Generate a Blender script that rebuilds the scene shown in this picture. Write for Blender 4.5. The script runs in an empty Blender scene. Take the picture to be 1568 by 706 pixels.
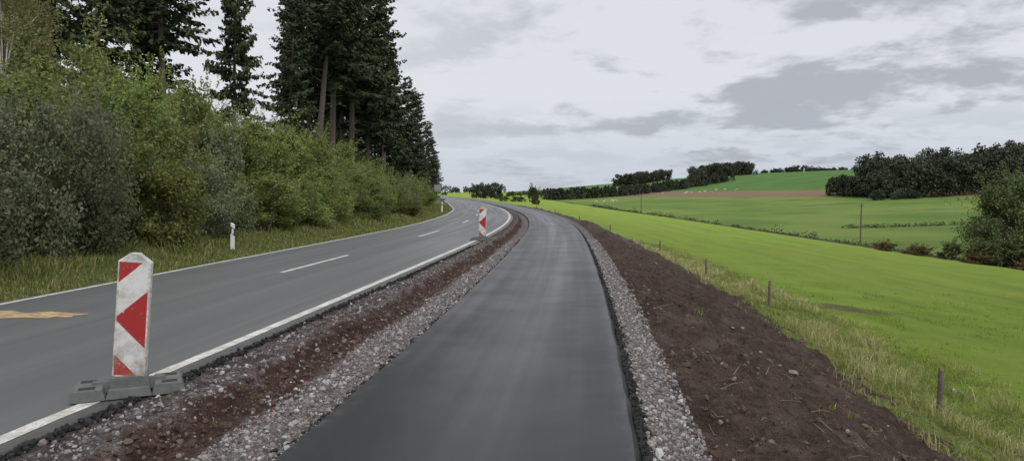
import bpy, math, numpy as np
from mathutils import Vector
R=np.random.default_rng(11)
sc=bpy.context.scene
sc.view_settings.view_transform='Standard'; sc.view_settings.look='None'; sc.view_settings.exposure=0
# ------------------------------------------------------------------ helpers
def link(o,parent=None):
    sc.collection.objects.link(o)
    if parent: o.parent=parent
    return o
def mesh(name,V,F,mats=(),attrs=None,smooth=False,mi=None):
    V=np.asarray(V,dtype=np.float32); F=np.asarray(F,dtype=np.int32)
    me=bpy.data.meshes.new(name); n,k=F.shape
    me.vertices.add(len(V)); me.vertices.foreach_set('co',V.ravel())
    me.loops.add(n*k); me.loops.foreach_set('vertex_index',F.ravel())
    me.polygons.add(n)
    me.polygons.foreach_set('loop_start',np.arange(n,dtype=np.int32)*k)
    me.polygons.foreach_set('loop_total',np.full(n,k,dtype=np.int32))
    for m in mats: me.materials.append(m)
    if mi is not None: me.polygons.foreach_set('material_index',np.asarray(mi,dtype=np.int32))
    me.polygons.foreach_set('use_smooth',np.full(n,smooth,dtype=bool))
    me.update(calc_edges=True)
    for a,v in (attrs or {}).items():
        me.attributes.new(a,'FLOAT','POINT').data.foreach_set('value',np.asarray(v,dtype=np.float32))
    return me
def obj(name,me,parent=None,loc=(0,0,0),rot=(0,0,0),scale=(1,1,1)):
    o=bpy.data.objects.new(name,me); o.location=loc; o.rotation_euler=rot; o.scale=scale
    return link(o,parent)
def empty(name,loc=(0,0,0),rot=(0,0,0)):
    return obj(name,None,None,loc,rot)
def pyd(name,V,F,mat,parent=None,bevel=0,**kw):
    me=bpy.data.meshes.new(name); me.from_pydata([tuple(v) for v in V],[],F); me.materials.append(mat); me.update()
    o=obj(name,me,parent,**kw)
    if bevel:
        b=o.modifiers.new('b','BEVEL'); b.width=bevel; b.segments=2
    return o
class Acc:
    def __init__(s): s.V=[];s.F=[];s.T=[];s.M=[];s.n=0
    def add(s,V,F,t=0.5,m=0):
        s.V.append(V); s.F.append(np.asarray(F)+s.n); s.n+=len(V)
        s.T.append(np.broadcast_to(np.asarray(t,dtype=float),(len(V),)).copy()); s.M.append(np.full(len(F),m))
    def mesh(s,name,mats,smooth=False):
        return mesh(name,np.concatenate(s.V),np.concatenate(s.F),mats,{'tint':np.concatenate(s.T)},smooth,np.concatenate(s.M))
def h2(x,y,s): 
    v=np.sin(x*127.1+y*311.7+s*74.7)*43758.5453; return v-np.floor(v)
def vn(x,y,s=0):
    x=np.asarray(x,float);y=np.asarray(y,float)
    xi=np.floor(x);yi=np.floor(y);fx=x-xi;fy=y-yi;fx=fx*fx*(3-2*fx);fy=fy*fy*(3-2*fy)
    return (h2(xi,yi,s)*(1-fx)+h2(xi+1,yi,s)*fx)*(1-fy)+(h2(xi,yi+1,s)*(1-fx)+h2(xi+1,yi+1,s)*fx)*fy-.5
def fbm(x,y,o=4,s=0):
    r=0;a=1
    for i in range(o): r=r+a*vn(x,y,s+i); x=x*2.1+3.3; y=y*2.1+1.7; a*=.5
    return r
def sm(a,b,x):
    t=np.clip((x-a)/(b-a),0,1); return t*t*(3-2*t)
def tube(P,rad,n=6):
    P=np.asarray(P,float); V=[]
    for i in range(len(P)):
        d=P[min(i+1,len(P)-1)]-P[max(i-1,0)]; d/=np.linalg.norm(d)+1e-9
        u=np.cross(d,[0,0,1.0] if abs(d[2])<.9 else [1.0,0,0]); u/=np.linalg.norm(u); w=np.cross(d,u)
        a=np.arange(n)*2*math.pi/n
        V.append(P[i]+rad[i]*(np.cos(a)[:,None]*u+np.sin(a)[:,None]*w))
    F=[[i*n+j,i*n+(j+1)%n,(i+1)*n+(j+1)%n,(i+1)*n+j] for i in range(len(P)-1) for j in range(n)]
    return np.concatenate(V),np.array(F)
def unit(n,r=R):
    v=r.normal(size=(n,3)); return v/np.linalg.norm(v,axis=1)[:,None]
def leafq(P,size,asp=.55,r=R):
    n=len(P); a=unit(n,r); b=np.cross(a,unit(n,r)); b/=np.linalg.norm(b,axis=1)[:,None]+1e-9
    size=np.broadcast_to(size,(n,))[:,None]
    V=np.stack([P+a*size,P+b*size*asp,P-a*size,P-b*size*asp],1).reshape(-1,3)
    return V,np.arange(4*n).reshape(n,4)
# ------------------------------------------------------------------ layout curves
YY=np.arange(-400,3300,1.0)
def curve(pts,sig=6):
    x,y=zip(*pts); v=np.interp(YY,x,y)
    k=np.exp(-.5*(np.arange(-3*sig,3*sig+1)/sig)**2);k/=k.sum()
    p=np.pad(v,3*sig,mode='edge')
    v=np.convolve(p,k,'valid')
    return lambda q:np.interp(q,YY,v)
s_=curve([(-400,-30),(-20,-1.9),(0,.3),(4.3,.8),(8.7,1.26),(17,1.95),(26,2.6),(34,3.05),(45,3.25),(55,3.1),(72,2.2),(120,-2.2),(225,-15),(360,-36),(600,-95),(1200,-300),(3300,-1000)],4)
m_=curve([(-400,-4.15),(5,-4.15),(14,-4.0),(25,-3.65),(40,-3.4),(70,-3.15),(139,-3.0),(3300,-3)],4)
l_=curve([(-400,-8.8),(10,-8.75),(18,-8.65),(23,-8.4),(37,-7.95),(66,-7.8),(120,-8.4),(3300,-8.6)],4)
xv_=curve([(-400,118),(70,66),(650,2),(3300,0)],20)
zv_=curve([(-400,-9),(90,-8),(150,-7.1),(244,-5.7),(316,-4.6),(450,-3),(600,-1),(800,2),(1200,3),(3300,4)],20)
D_=curve([(-400,2.5),(50,2.6),(100,1.7),(200,.7),(400,.5),(3300,.5)],10)
PW=2.24
def ground(X,Y):
    X=np.asarray(X,float);Y=np.asarray(Y,float)
    s=s_(Y);d=X-s;m=m_(Y)+.2;l=l_(Y)-.15;xv=xv_(Y);zv=zv_(Y);D=D_(Y)
    w=(d-m)/(-PW-m); e=X-xv; dl=d-l
    zl=-.03-.05*sm(0,-.5,dl)+.35*sm(-1.2,-3.5,dl)+2.0*sm(-3,-16,dl)+14*sm(-15,-120,dl)+.05*fbm(X*1.3,Y*1.3,4,3)*sm(-.1,-.8,dl)
    fade=sm(90,30,Y)
    zg=-.012-.13*sm(.36,.50,w+.16*vn(Y*1.1,Y*0,5))+.055*sm(.60,.8,w)+.012*sm(0,.25,w)*sm(.45,.3,w)
    zg=zg+(.045*fbm(X*4,Y*4,3,9)+.022*fbm(X*17,Y*17,2,13))*sm(0,.12,w)*sm(1,.92,w)*(.3+.7*fade)
    t=np.clip((d-.42)/6.3,0,1)
    t=t-.06*np.sin(t*2*math.pi)
    soilm=sm(.4,.6,d)*sm(8,5.5,d)*sm(130,60,Y)
    zr=-.07-(D-.07)*t
    zr=zr+soilm*(.24*fbm(d*.8,Y*.45,3,21)+.20*fbm(X*2.4,Y*1.9,4,25)+.08*np.abs(fbm(X*8,Y*8,3,31))*sm(4.8,3.6,d)+.12*np.exp(-((d-.75-.3*vn(Y*.9,Y*0,35))/.22)**2)*(.6+1.2*vn(Y*1.7,Y*0,36))) + .012*fbm(X*15,Y*15,2,8)*sm(0.05,.15,d)
    fr=np.clip((d-6.72)/np.maximum(xv-s-6.72,5),0,1)
    fld=zr+(zv+D)*(fr)+ sm(7,25,d)*.9*fbm(X*.03,Y*.03,3,41)*np.clip(1-fr,0,1)+sm(7,10,d)*.07*fbm(X*.6,Y*.6,2,43)
    k=.0003*(1+np.clip((Y-300)/400,0,1.3))
    ee=np.clip(e,0,None)
    far=24*(1-np.exp(-k*ee*ee/24))+ sm(10,150,ee)*1.2*fbm(X*.008,Y*.008,3,51)
    ditch=-.7*np.exp(-(e/2.5)**2)*sm(500,300,Y)
    zR=fld+far+ditch
    z=np.where(d<-PW/2,zg,zR)
    z=np.where(d<m,-.06,z); z=np.where(dl<0,zl,z)
    z=np.where((d>-PW)&(d<0),-.10,z)
    return z
# ------------------------------------------------------------------ node helpers
def newmat(name):
    m=bpy.data.materials.new(name); m.use_nodes=True; nt=m.node_tree
    return m,nt,nt.nodes['Principled BSDF']
def L(nt,a,b): nt.links.new(a,b)
def setin(nt,sock,v):
    if isinstance(v,bpy.types.NodeSocket): L(nt,v,sock)
    elif isinstance(v,(tuple,list)): sock.default_value=(*v,1) if len(v)==3 and len(sock.default_value)==4 else v
    else: sock.default_value=v
def M(nt,op,a,b=None,c=None,clamp=False):
    n=nt.nodes.new('ShaderNodeMath'); n.operation=op; n.use_clamp=clamp
    for i,v in enumerate((a,b,c)):
        if v is not None: setin(nt,n.inputs[i],v)
    return n.outputs[0]
def mixc(nt,f,a,b,mode='MIX'):
    n=nt.nodes.new('ShaderNodeMix'); n.data_type='RGBA'; n.blend_type=mode
    setin(nt,n.inputs[0],f); setin(nt,n.inputs[6],a); setin(nt,n.inputs[7],b); return n.outputs[2]
def step(nt,v,a,b,lo=0,hi=1):
    n=nt.nodes.new('ShaderNodeMapRange'); n.interpolation_type='SMOOTHSTEP'
    setin(nt,n.inputs[0],v)
    if a>b: a,b,lo,hi=b,a,hi,lo
    n.inputs[1].default_value=a;n.inputs[2].default_value=b;n.inputs[3].default_value=lo;n.inputs[4].default_value=hi
    return n.outputs[0]
def noise(nt,vec,scale,det=4,rough=.55,color=False,dist=0):
    n=nt.nodes.new('ShaderNodeTexNoise'); n.inputs['Scale'].default_value=scale;n.inputs['Detail'].default_value=det
    n.inputs['Roughness'].default_value=rough; n.inputs['Distortion'].default_value=dist
    if vec is not None: L(nt,vec,n.inputs['Vector'])
    return n.outputs['Color' if color else 'Fac']
def voro(nt,vec,scale,out='Distance'):
    n=nt.nodes.new('ShaderNodeTexVoronoi'); n.inputs['Scale'].default_value=scale
    if vec is not None: L(nt,vec,n.inputs['Vector'])
    return n.outputs[out]
def mapv(nt,vec,scale,rz=0):
    mp=nt.nodes.new('ShaderNodeMapping'); mp.inputs['Scale'].default_value=scale; mp.inputs['Rotation'].default_value=(0,0,rz); L(nt,vec,mp.inputs[0]); return mp.outputs[0]
def attr(nt,name):
    n=nt.nodes.new('ShaderNodeAttribute'); n.attribute_name=name; return n.outputs['Fac']
def pos(nt): return nt.nodes.new('ShaderNodeNewGeometry').outputs['Position']
def objc(nt): return nt.nodes.new('ShaderNodeTexCoord').outputs['Object']
def sep(nt,v):
    n=nt.nodes.new('ShaderNodeSeparateXYZ'); L(nt,v,n.inputs[0]); return n.outputs
def comb(nt,x,y,z=0.0):
    n=nt.nodes.new('ShaderNodeCombineXYZ'); setin(nt,n.inputs[0],x); setin(nt,n.inputs[1],y); setin(nt,n.inputs[2],z); return n.outputs[0]
def bump(nt,b,h,strength,dist):
    n=nt.nodes.new('ShaderNodeBump'); n.inputs['Strength'].default_value=strength; n.inputs['Distance'].default_value=dist
    setin(nt,n.inputs['Height'],h); L(nt,n.outputs[0],b.inputs['Normal'])
def simple(name,col,rough=.7,var=.25,scale=8,metal=0,bmp=0):
    m,nt,b=newmat(name); p=objc(nt)
    f=noise(nt,p,scale,5)
    c=mixc(nt,f,tuple(x*(1-var) for x in col),tuple(min(1,x*(1+var)) for x in col))
    L(nt,c,b.inputs['Base Color']); b.inputs['Roughness'].default_value=rough; b.inputs['Metallic'].default_value=metal
    if bmp: bump(nt,b,f,.6,bmp)
    return m
# ------------------------------------------------------------------ ground material
gm,nt,b=newmat('ground_mat')
P=pos(nt); X,Y,Z=sep(nt,P)
d=attr(nt,'d'); w=attr(nt,'w'); e=attr(nt,'e'); dl=attr(nt,'dl')
n1=noise(nt,P,1.3,5,.6); n2=noise(nt,P,9,5,.65); n3=noise(nt,P,.05,4,.5); n4=noise(nt,P,.35,4,.6); n5=noise(nt,P,45,3,.7)
soil=mixc(nt,step(nt,n2,.32,.68),(.056,.036,.028),(.115,.078,.060))
soil=mixc(nt,step(nt,n1,.50,.72),soil,(.145,.108,.088))
soil=mixc(nt,step(nt,noise(nt,mapv(nt,P,(1,.35,1)),2.2,5,.65),.50,.72,0,.85),soil,(.042,.028,.022))
soil=mixc(nt,step(nt,n5,.60,.75),soil,(.19,.16,.14))
soil=mixc(nt,M(nt,'MULTIPLY',step(nt,Y,22,45),step(nt,n2,.4,.6,.2,.8)),soil,(.15,.13,.118))
vc=voro(nt,P,60,'Color'); vs=sep(nt,vc)
grav=mixc(nt,vs[0],(.11,.098,.098),(.30,.275,.275))
grav=mixc(nt,step(nt,vs[1],.80,.85),grav,(.20,.135,.125))
grav=mixc(nt,step(nt,noise(nt,P,2.6,4),.50,.75,0,.6),grav,(.11,.085,.075))
wn=M(nt,'ADD',w,M(nt,'MULTIPLY',M(nt,'SUBTRACT',n1,.5),.45))
rut=M(nt,'MULTIPLY',step(nt,wn,.30,.40),step(nt,wn,.68,.54))
red=mixc(nt,step(nt,n2,.35,.7),(.052,.028,.022),(.115,.068,.053))
upper=mixc(nt,step(nt,n2,.42,.66),(.080,.064,.056),grav)
upper=mixc(nt,step(nt,noise(nt,P,3.5,5,.7),.52,.62,0,.8),upper,(.075,.056,.047))
verge=mixc(nt,step(nt,wn,.36,.26),grav,upper)
verge=mixc(nt,rut,verge,red)
verge=mixc(nt,step(nt,M(nt,'ADD',w,M(nt,'MULTIPLY',n2,.10)),.17,.09),verge,(.052,.049,.048))
# field grass
fa=mixc(nt,step(nt,n4,.3,.7),(.160,.250,.030),(.235,.335,.045))
fa=mixc(nt,step(nt,n3,.35,.7),fa,(.220,.290,.045))
fa=mixc(nt,step(nt,n2,.45,.75,0,.55),fa,(.110,.180,.025))
fa=mixc(nt,step(nt,noise(nt,P,3.5,5,.7),.54,.70,0,.6),fa,(.285,.320,.085))
fa=mixc(nt,step(nt,noise(nt,mapv(nt,P,(.25,.06,1),.3),1,5,.65),.50,.68,0,.50),fa,(.125,.195,.032))
fa=mixc(nt,step(nt,noise(nt,comb(nt,M(nt,'MULTIPLY',d,.45),M(nt,'MULTIPLY',Y,.012)),1,3,.6),.45,.62,0,.4),fa,(.25,.33,.055))
fa=mixc(nt,step(nt,noise(nt,P,1.1,6,.75),.58,.68,0,.5),fa,(.105,.175,.024))
ex=M(nt,'DIVIDE',M(nt,'SUBTRACT',X,13.2),2.6); ey=M(nt,'DIVIDE',M(nt,'SUBTRACT',Y,28.5),1.3)
ell=M(nt,'ADD',M(nt,'ADD',M(nt,'MULTIPLY',ex,ex),M(nt,'MULTIPLY',ey,ey)),M(nt,'MULTIPLY',n1,3.0))
fa=mixc(nt,step(nt,M(nt,'ADD',ell,M(nt,'MULTIPLY',n2,1.5)),3.4,2.2,0,.9),fa,(.11,.09,.055))
fb=mixc(nt,step(nt,n3,.3,.7),(.090,.155,.030),(.130,.195,.038))
fb=mixc(nt,step(nt,noise(nt,P,.02,3),.45,.6),fb,(.15,.205,.045))
fb=mixc(nt,step(nt,noise(nt,mapv(nt,P,(.02,.1,1)),1,5,.6),.50,.66,0,.6),fb,(.075,.12,.03))
fc=mixc(nt,step(nt,n3,.3,.7),(.060,.130,.030),(.080,.160,.034))
zz=M(nt,'ADD',Z,M(nt,'MULTIPLY',X,-.012))
fb=mixc(nt,step(nt,zz,.9,1.1),fb,fc)
br=M(nt,'MULTIPLY',step(nt,zz,-2.3,-2.1),step(nt,zz,1.0,.9))
br=M(nt,'MULTIPLY',br,step(nt,X,55,60)); br=M(nt,'MULTIPLY',br,step(nt,X,205,200))
fb=mixc(nt,br,fb,mixc(nt,n3,(.150,.100,.062),(.210,.145,.095)))
fld=mixc(nt,step(nt,e,-.5,.5),fa,fb)
fld=mixc(nt,M(nt,'MULTIPLY',step(nt,M(nt,'ABSOLUTE',e),2.6,1.4),step(nt,Y,480,380)),fld,(.05,.065,.022))
rough=mixc(nt,step(nt,n2,.3,.7),(.13,.155,.040),(.25,.235,.10))
rough=mixc(nt,step(nt,n1,.45,.65),rough,(.14,.19,.038))
dn=M(nt,'ADD',d,M(nt,'MULTIPLY',M(nt,'SUBTRACT',n1,.5),3.2))
bound=M(nt,'ADD',4.8,M(nt,'MULTIPLY',step(nt,Y,8,24),.8)); 
bound=M(nt,'SUBTRACT',bound,M(nt,'MULTIPLY',step(nt,Y,32,90),3.0))
q=M(nt,'SUBTRACT',dn,bound)
right=mixc(nt,step(nt,M(nt,'ADD',q,M(nt,'MULTIPLY',M(nt,'SUBTRACT',n2,.5),1.2)),-.25,.3),soil,rough)
right=mixc(nt,step(nt,M(nt,'ADD',M(nt,'ADD',d,M(nt,'MULTIPLY',n4,3.)),M(nt,'MULTIPLY',n2,1.2)),7.9,10.8),right,fld)
rg=M(nt,'ADD',d,M(nt,'MULTIPLY',M(nt,'SUBTRACT',n2,.5),.26))
right=mixc(nt,step(nt,rg,.33,.42),grav,right)
right=mixc(nt,step(nt,rg,.11,.08),right,(.022,.022,.023))
lg=mixc(nt,step(nt,n2,.3,.7),(.08,.11,.028),(.16,.18,.055))
lg=mixc(nt,step(nt,n1,.5,.75),lg,(.17,.15,.075))
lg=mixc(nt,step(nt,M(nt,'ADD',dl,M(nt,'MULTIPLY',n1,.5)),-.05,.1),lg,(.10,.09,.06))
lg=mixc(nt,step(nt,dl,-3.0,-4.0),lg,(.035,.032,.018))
lg=mixc(nt,step(nt,dl,-60,-90),lg,(.05,.09,.02))
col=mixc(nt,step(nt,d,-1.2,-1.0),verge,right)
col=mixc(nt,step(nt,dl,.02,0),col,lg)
L(nt,col,b.inputs['Base Color']); b.inputs['Roughness'].default_value=.95; b.inputs['Specular IOR Level'].default_value=.15
hb=M(nt,'ADD',M(nt,'MULTIPLY',n2,1.0),M(nt,'MULTIPLY',n5,.6)); hb=M(nt,'ADD',hb,M(nt,'MULTIPLY',voro(nt,P,60),-.4))
bump(nt,b,hb,1.0,.09)
# ------------------------------------------------------------------ ground mesh
ar=np.arange
dd=np.concatenate([[-3000,-1500,-800,-400,-250,-150,-100,-70,-50,-40,-34],ar(-30,-10,1),ar(-10,-4.4,.2),ar(-4.4,-2.24,.04),[-2.24,-2.2,-1.6,-1.0,-.5,-.02,.02],ar(.06,7.5,.06),ar(7.5,14,.3),ar(14,60,2),ar(60,400,6),ar(400,900,20),ar(900,3100,200)])
yy=np.concatenate([ar(-80,2,6),ar(2,16,.06),ar(16,40,.2),ar(40,120,1),ar(120,900,6),ar(900,3200,100)])
DG,YG=np.meshgrid(dd,yy); XG=s_(YG)+DG; ZG=ground(XG,YG)
ny,nx=DG.shape
idx=np.arange(ny*nx).reshape(ny,nx)
F=np.stack([idx[:-1,:-1],idx[:-1,1:],idx[1:,1:],idx[1:,:-1]],-1).reshape(-1,4)
mm=m_(YG)+.2
me=mesh('ground',np.stack([XG,YG,ZG],-1).reshape(-1,3),F,[gm],{'d':DG.ravel(),'w':((DG-mm)/(-PW-mm)).ravel(),'e':(XG-xv_(YG)).ravel(),'dl':(DG-(l_(YG)-.15)).ravel()},True)
obj('ground',me)
# ------------------------------------------------------------------ roads
yr=np.concatenate([ar(-40,0,4),ar(0,30,.125),ar(30,130,1),ar(130,700,5)])
def strip(name,fl,fr,z,mat,n=6,ys=yr,skirt=None,jg=1.0):
    a=fl(ys);c=fr(ys);u=np.linspace(0,1,n); D_g=a[:,None]*(1-u)+c[:,None]*u
    zz=np.full(D_g.shape,float(z))
    if skirt:
        D_g=np.concatenate([D_g[:,:1]-skirt[0],D_g,D_g[:,-1:]+skirt[0]],1); zz=np.concatenate([np.full((len(ys),1),z-skirt[1]),zz,np.full((len(ys),1),z-skirt[1])],1)
        jag=jg*(.05*vn(ys*3,ys*0,3)+.035*vn(ys*9,ys*0,4)); j2=jg*(.05*vn(ys*3,ys*0,13)+.035*vn(ys*9,ys*0,14))
        D_g[:,-1]+=jag; D_g[:,0]+=j2; D_g[:,1]+=j2*.5; D_g[:,-2]+=jag*.5
    Yg=np.repeat(ys[:,None],D_g.shape[1],1); Xg=s_(Yg)+D_g; k=D_g.shape[1]
    i=np.arange(len(ys)*k).reshape(len(ys),k)
    F=np.stack([i[:-1,:-1],i[:-1,1:],i[1:,1:],i[1:,:-1]],-1).reshape(-1,4)
    me=mesh(name,np.stack([Xg,Yg,zz],-1).reshape(-1,3),F,[mat],{'d':D_g.ravel(),'sk':(zz<z-.01).astype(float).ravel(),'lf':(D_g-l_(Yg)).ravel(),'rm':(D_g-m_(Yg)).ravel()},False)
    return obj(name,me)
ma,nt,b=newmat('old_asphalt'); P=pos(nt); lf=attr(nt,'lf'); rm=attr(nt,'rm'); Yp=sep(nt,P)[1]
n1=noise(nt,P,.6,5,.6); n2=noise(nt,P,60,3,.7)
n3=noise(nt,comb(nt,M(nt,'MULTIPLY',lf,2.2),M(nt,'MULTIPLY',Yp,.06)),1.2,4,.5)
c=mixc(nt,n1,(.072,.076,.078),(.092,.096,.097)); c=mixc(nt,step(nt,n3,.35,.7),c,(.112,.115,.115)); 
c=mixc(nt,step(nt,n2,.3,.75,0,.5),c,(.055,.057,.059))
tr=M(nt,'ABSOLUTE',M(nt,'SUBTRACT',M(nt,'PINGPONG',M(nt,'SUBTRACT',lf,.35),1.15),.6))
c=mixc(nt,step(nt,tr,.1,.5,0,.3),c,(.060,.063,.065))
c=mixc(nt,step(nt,noise(nt,P,.25,6,.7),.6,.64,0,.2),c,(.06,.06,.06))
c=mixc(nt,step(nt,M(nt,'ABSOLUTE',M(nt,'ADD',M(nt,'SUBTRACT',lf,2.28),M(nt,'MULTIPLY',M(nt,'SUBTRACT',n1,.5),.03))),.018,.008,0,.55),c,(.03,.03,.03))
c=mixc(nt,M(nt,'MULTIPLY',step(nt,rm,.02,.14),step(nt,noise(nt,P,6,5,.7),.35,.6,.4,.9)),c,(.050,.045,.041))
L(nt,c,b.inputs['Base Color']); L(nt,step(nt,n3,.3,.7,.58,.46),b.inputs['Roughness']); b.inputs['Specular IOR Level'].default_value=.5
bump(nt,b,n2,.25,.005)
strip('main_road',lambda y:l_(y)-.15,lambda y:m_(y)+.2,0,ma,8,skirt=(.06,.04),jg=1.5)
mpth,nt,b=newmat('fresh_asphalt'); P=pos(nt); d=attr(nt,'d'); sk=attr(nt,'sk'); Yp=sep(nt,P)[1]
n1=noise(nt,P,.8,5,.6); n2=noise(nt,P,110,3,.7)
n3=noise(nt,comb(nt,M(nt,'MULTIPLY',d,3.5),M(nt,'MULTIPLY',Yp,.05)),1.0,4,.5)
n6=noise(nt,P,2.3,6,.7)
cent=step(nt,M(nt,'ABSOLUTE',M(nt,'ADD',d,1.05)),.75,.15)
c=mixc(nt,n1,(.008,.008,.010),(.013,.013,.015)); c=mixc(nt,step(nt,n3,.45,.75,0,.7),c,(.020,.020,.022))
c=mixc(nt,M(nt,'MULTIPLY',cent,step(nt,n1,.35,.65,.3,.9)),c,(.030,.030,.033))
c=mixc(nt,step(nt,n2,.35,.75,0,.6),c,(.005,.005,.006))
c=mixc(nt,step(nt,n6,.6,.75,0,.3),c,(.036,.034,.034))
edge=M(nt,'ABSOLUTE',M(nt,'ADD',d,1.1))
c=mixc(nt,M(nt,'MULTIPLY',step(nt,edge,.92,1.10),step(nt,noise(nt,P,5,5,.7),.45,.7,0,.5)),c,(.10,.09,.085))
c=mixc(nt,sk,c,(.008,.008,.008))
L(nt,c,b.inputs['Base Color'])
rf_=M(nt,'ADD',step(nt,n3,.3,.7,.36,.46),step(nt,n1,.3,.7,-.04,.06)); rf_=M(nt,'ADD',rf_,M(nt,'MULTIPLY',cent,-.05))
L(nt,M(nt,'ADD',rf_,M(nt,'MULTIPLY',sk,.4)),b.inputs['Roughness']); b.inputs['Specular IOR Level'].default_value=.30
bump(nt,b,n2,.2,.003)
strip('cycle_path',lambda y:y*0-PW+.04,lambda y:y*0-.03,0,mpth,8,skirt=(.06,.085),jg=.45)
mw,nt,b=newmat('road_paint'); P=pos(nt)
n1=noise(nt,P,5,6,.75); n2=noise(nt,P,70,3,.7)
c=mixc(nt,step(nt,n1,.36,.62,0,.75),(.60,.59,.56),(.30,.28,.25)); c=mixc(nt,step(nt,n2,.52,.68,0,.7),c,(.14,.135,.13))
L(nt,c,b.inputs['Base Color']); b.inputs['Roughness'].default_value=.75
strip('road_marking',lambda y:m_(y)-.07+.012*vn(y*5,y*0,7),lambda y:m_(y)+.06+.012*vn(y*6,y*0,8),.004,mw,2)
strip('road_marking',lambda y:l_(y)-.05+.008*vn(y*5,y*0,7),lambda y:l_(y)+.05,.004,mw,2)
def cen(y): return (l_(y)+m_(y))/2-.05
for k in range(-1,18):
    y0=14.6+k*12.0
    ys=np.linspace(y0,y0+4.1,9)
    strip('road_marking',lambda y:cen(y)-.055,lambda y:cen(y)+.055,.004,mw,2,ys=ys)
mo,nt,b=newmat('orange_paint'); P=pos(nt)
n1=noise(nt,mapv(nt,P,(.6,2,1)),8,5,.8)
c=mixc(nt,step(nt,n1,.38,.60),(.56,.36,.16),(.15,.125,.10)); L(nt,c,b.inputs['Base Color']); b.inputs['Roughness'].default_value=.8
ang=np.linspace(0,2*math.pi,40,endpoint=False)
V=[(-6.80+1.15*np.sign(math.cos(t))*abs(math.cos(t))**.6*(1+.05*rn), 9.50+.27*np.sign(math.sin(t))*abs(math.sin(t))**.6*(1+.25*rn)*(1-.3*math.cos(t)),.004) for t,rn in zip(ang,R.normal(size=40))]
pyd('temporary_road_marking',V,[tuple(range(40))],mo)
# ------------------------------------------------------------------ stones
def ico():
    t=(1+5**.5)/2
    V=np.array([(-1,t,0),(1,t,0),(-1,-t,0),(1,-t,0),(0,-1,t),(0,1,t),(0,-1,-t),(0,1,-t),(t,0,-1),(t,0,1),(-t,0,-1),(-t,0,1)],float)/math.sqrt(1+t*t)
    F=np.array([(0,11,5),(0,5,1),(0,1,7),(0,7,10),(0,10,11),(1,5,9),(5,11,4),(11,10,2),(10,7,6),(7,1,8),(3,9,4),(3,4,2),(3,2,6),(3,6,8),(3,8,9),(4,9,5),(2,4,11),(6,2,10),(8,6,7),(9,8,1)])
    return V,F
IV,IF=ico()
def stones(name,X,Y,size,mat,sink=.2):
    n=len(X); z=ground(X,Y)
    V=IV[None]*(1+.35*R.normal(size=(n,12,1)).clip(-1,1)*.6)
    sc3=R.uniform(.55,1.15,(n,1,3)); V=V*sc3
    a=R.uniform(0,6.28,n); c,s=np.cos(a)[:,None],np.sin(a)[:,None]
    x=V[...,0]*c-V[...,1]*s; y=V[...,0]*s+V[...,1]*c; V=np.stack([x,y,V[...,2]],-1)
    V=V*size[:,None,None]+np.stack([X,Y,z+size*sink],-1)[:,None]
    F=(IF[None]+12*np.arange(n)[:,None,None]).reshape(-1,3)
    return obj(name,mesh(name,V.reshape(-1,3),F,[mat],{'tint':np.repeat(R.random(n),12)}))
def tintmat(name,stops,rough=.9,trans=0,spec=.25,nz=0):
    m,nt,b=newmat(name); t=attr(nt,'tint')
    r=nt.nodes.new('ShaderNodeValToRGB'); L(nt,t,r.inputs[0]); els=r.color_ramp.elements
    while len(els)<len(stops): els.new(.5)
    for el,(p,cc) in zip(els,stops): el.position=p; el.color=(*cc,1)
    c=r.outputs[0]
    if nz:
        oi=nt.nodes.new('ShaderNodeObjectInfo')
        f=noise(nt,pos(nt),nz,2,.5)
        c=mixc(nt,step(nt,f,.38,.62,0,.35),c,mixc(nt,.45,c,(.03,.04,.018)))
        hs=nt.nodes.new('ShaderNodeHueSaturation'); L(nt,c,hs.inputs['Color'])
        L(nt,M(nt,'ADD',.465,M(nt,'MULTIPLY',oi.outputs['Random'],.05)),hs.inputs['Hue'])
        L(nt,M(nt,'ADD',.80,M(nt,'MULTIPLY',oi.outputs['Random'],.6)),hs.inputs['Value'])
        hs.inputs['Saturation'].default_value=.95
        c=hs.outputs[0]
    L(nt,c,b.inputs['Base Color']); b.inputs['Roughness'].default_value=rough; b.inputs['Specular IOR Level'].default_value=spec
    if trans:
        tr=nt.nodes.new('ShaderNodeBsdfTranslucent'); L(nt,c,tr.inputs['Color'])
        mx=nt.nodes.new('ShaderNodeMixShader'); mx.inputs[0].default_value=trans
        L(nt,b.outputs[0],mx.inputs[1]); L(nt,tr.outputs[0],mx.inputs[2]); L(nt,mx.outputs[0],nt.nodes['Material Output'].inputs[0])
    return m
gmat=tintmat('gravel_mat',[(0,(.095,.085,.083)),(.3,(.17,.155,.155)),(.55,(.215,.175,.168)),(.85,(.29,.275,.27)),(1,(.42,.41,.40))])
cmat=tintmat('clod_mat',[(0,(.048,.031,.024)),(.6,(.092,.062,.048)),(.93,(.13,.097,.08)),(1,(.26,.23,.21))])
bmat=tintmat('asphalt_crumb_mat',[(0,(.01,.01,.01)),(1,(.035,.035,.035))])
def ydist(n,a,bb,p=1.7): return a+(bb-a)*R.random(n)**p
n=32000; Y=ydist(n,3.2,26,1.7); m0=m_(Y)+.2; w=R.random(n); wl=w+.12*fbm(Y*1.5,w*3,2,17)
keep=((wl>.62)|((wl>.12)&(wl<.34)&(R.random(n)<.33))|(R.random(n)<.07))&(w>.06)&(w<.985); Y=Y[keep];w=w[keep];m0=m0[keep]
d=m0+w*(-PW-m0); stones('gravel',s_(Y)+d,Y,R.gamma(3.2,.0034,len(Y)).clip(.005,.034),gmat)
n=10500; Y=ydist(n,3.2,26,1.7); d=R.uniform(.08,.46,n); stones('gravel',s_(Y)+d,Y,R.gamma(3.2,.0033,n).clip(.005,.028),gmat)
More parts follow.
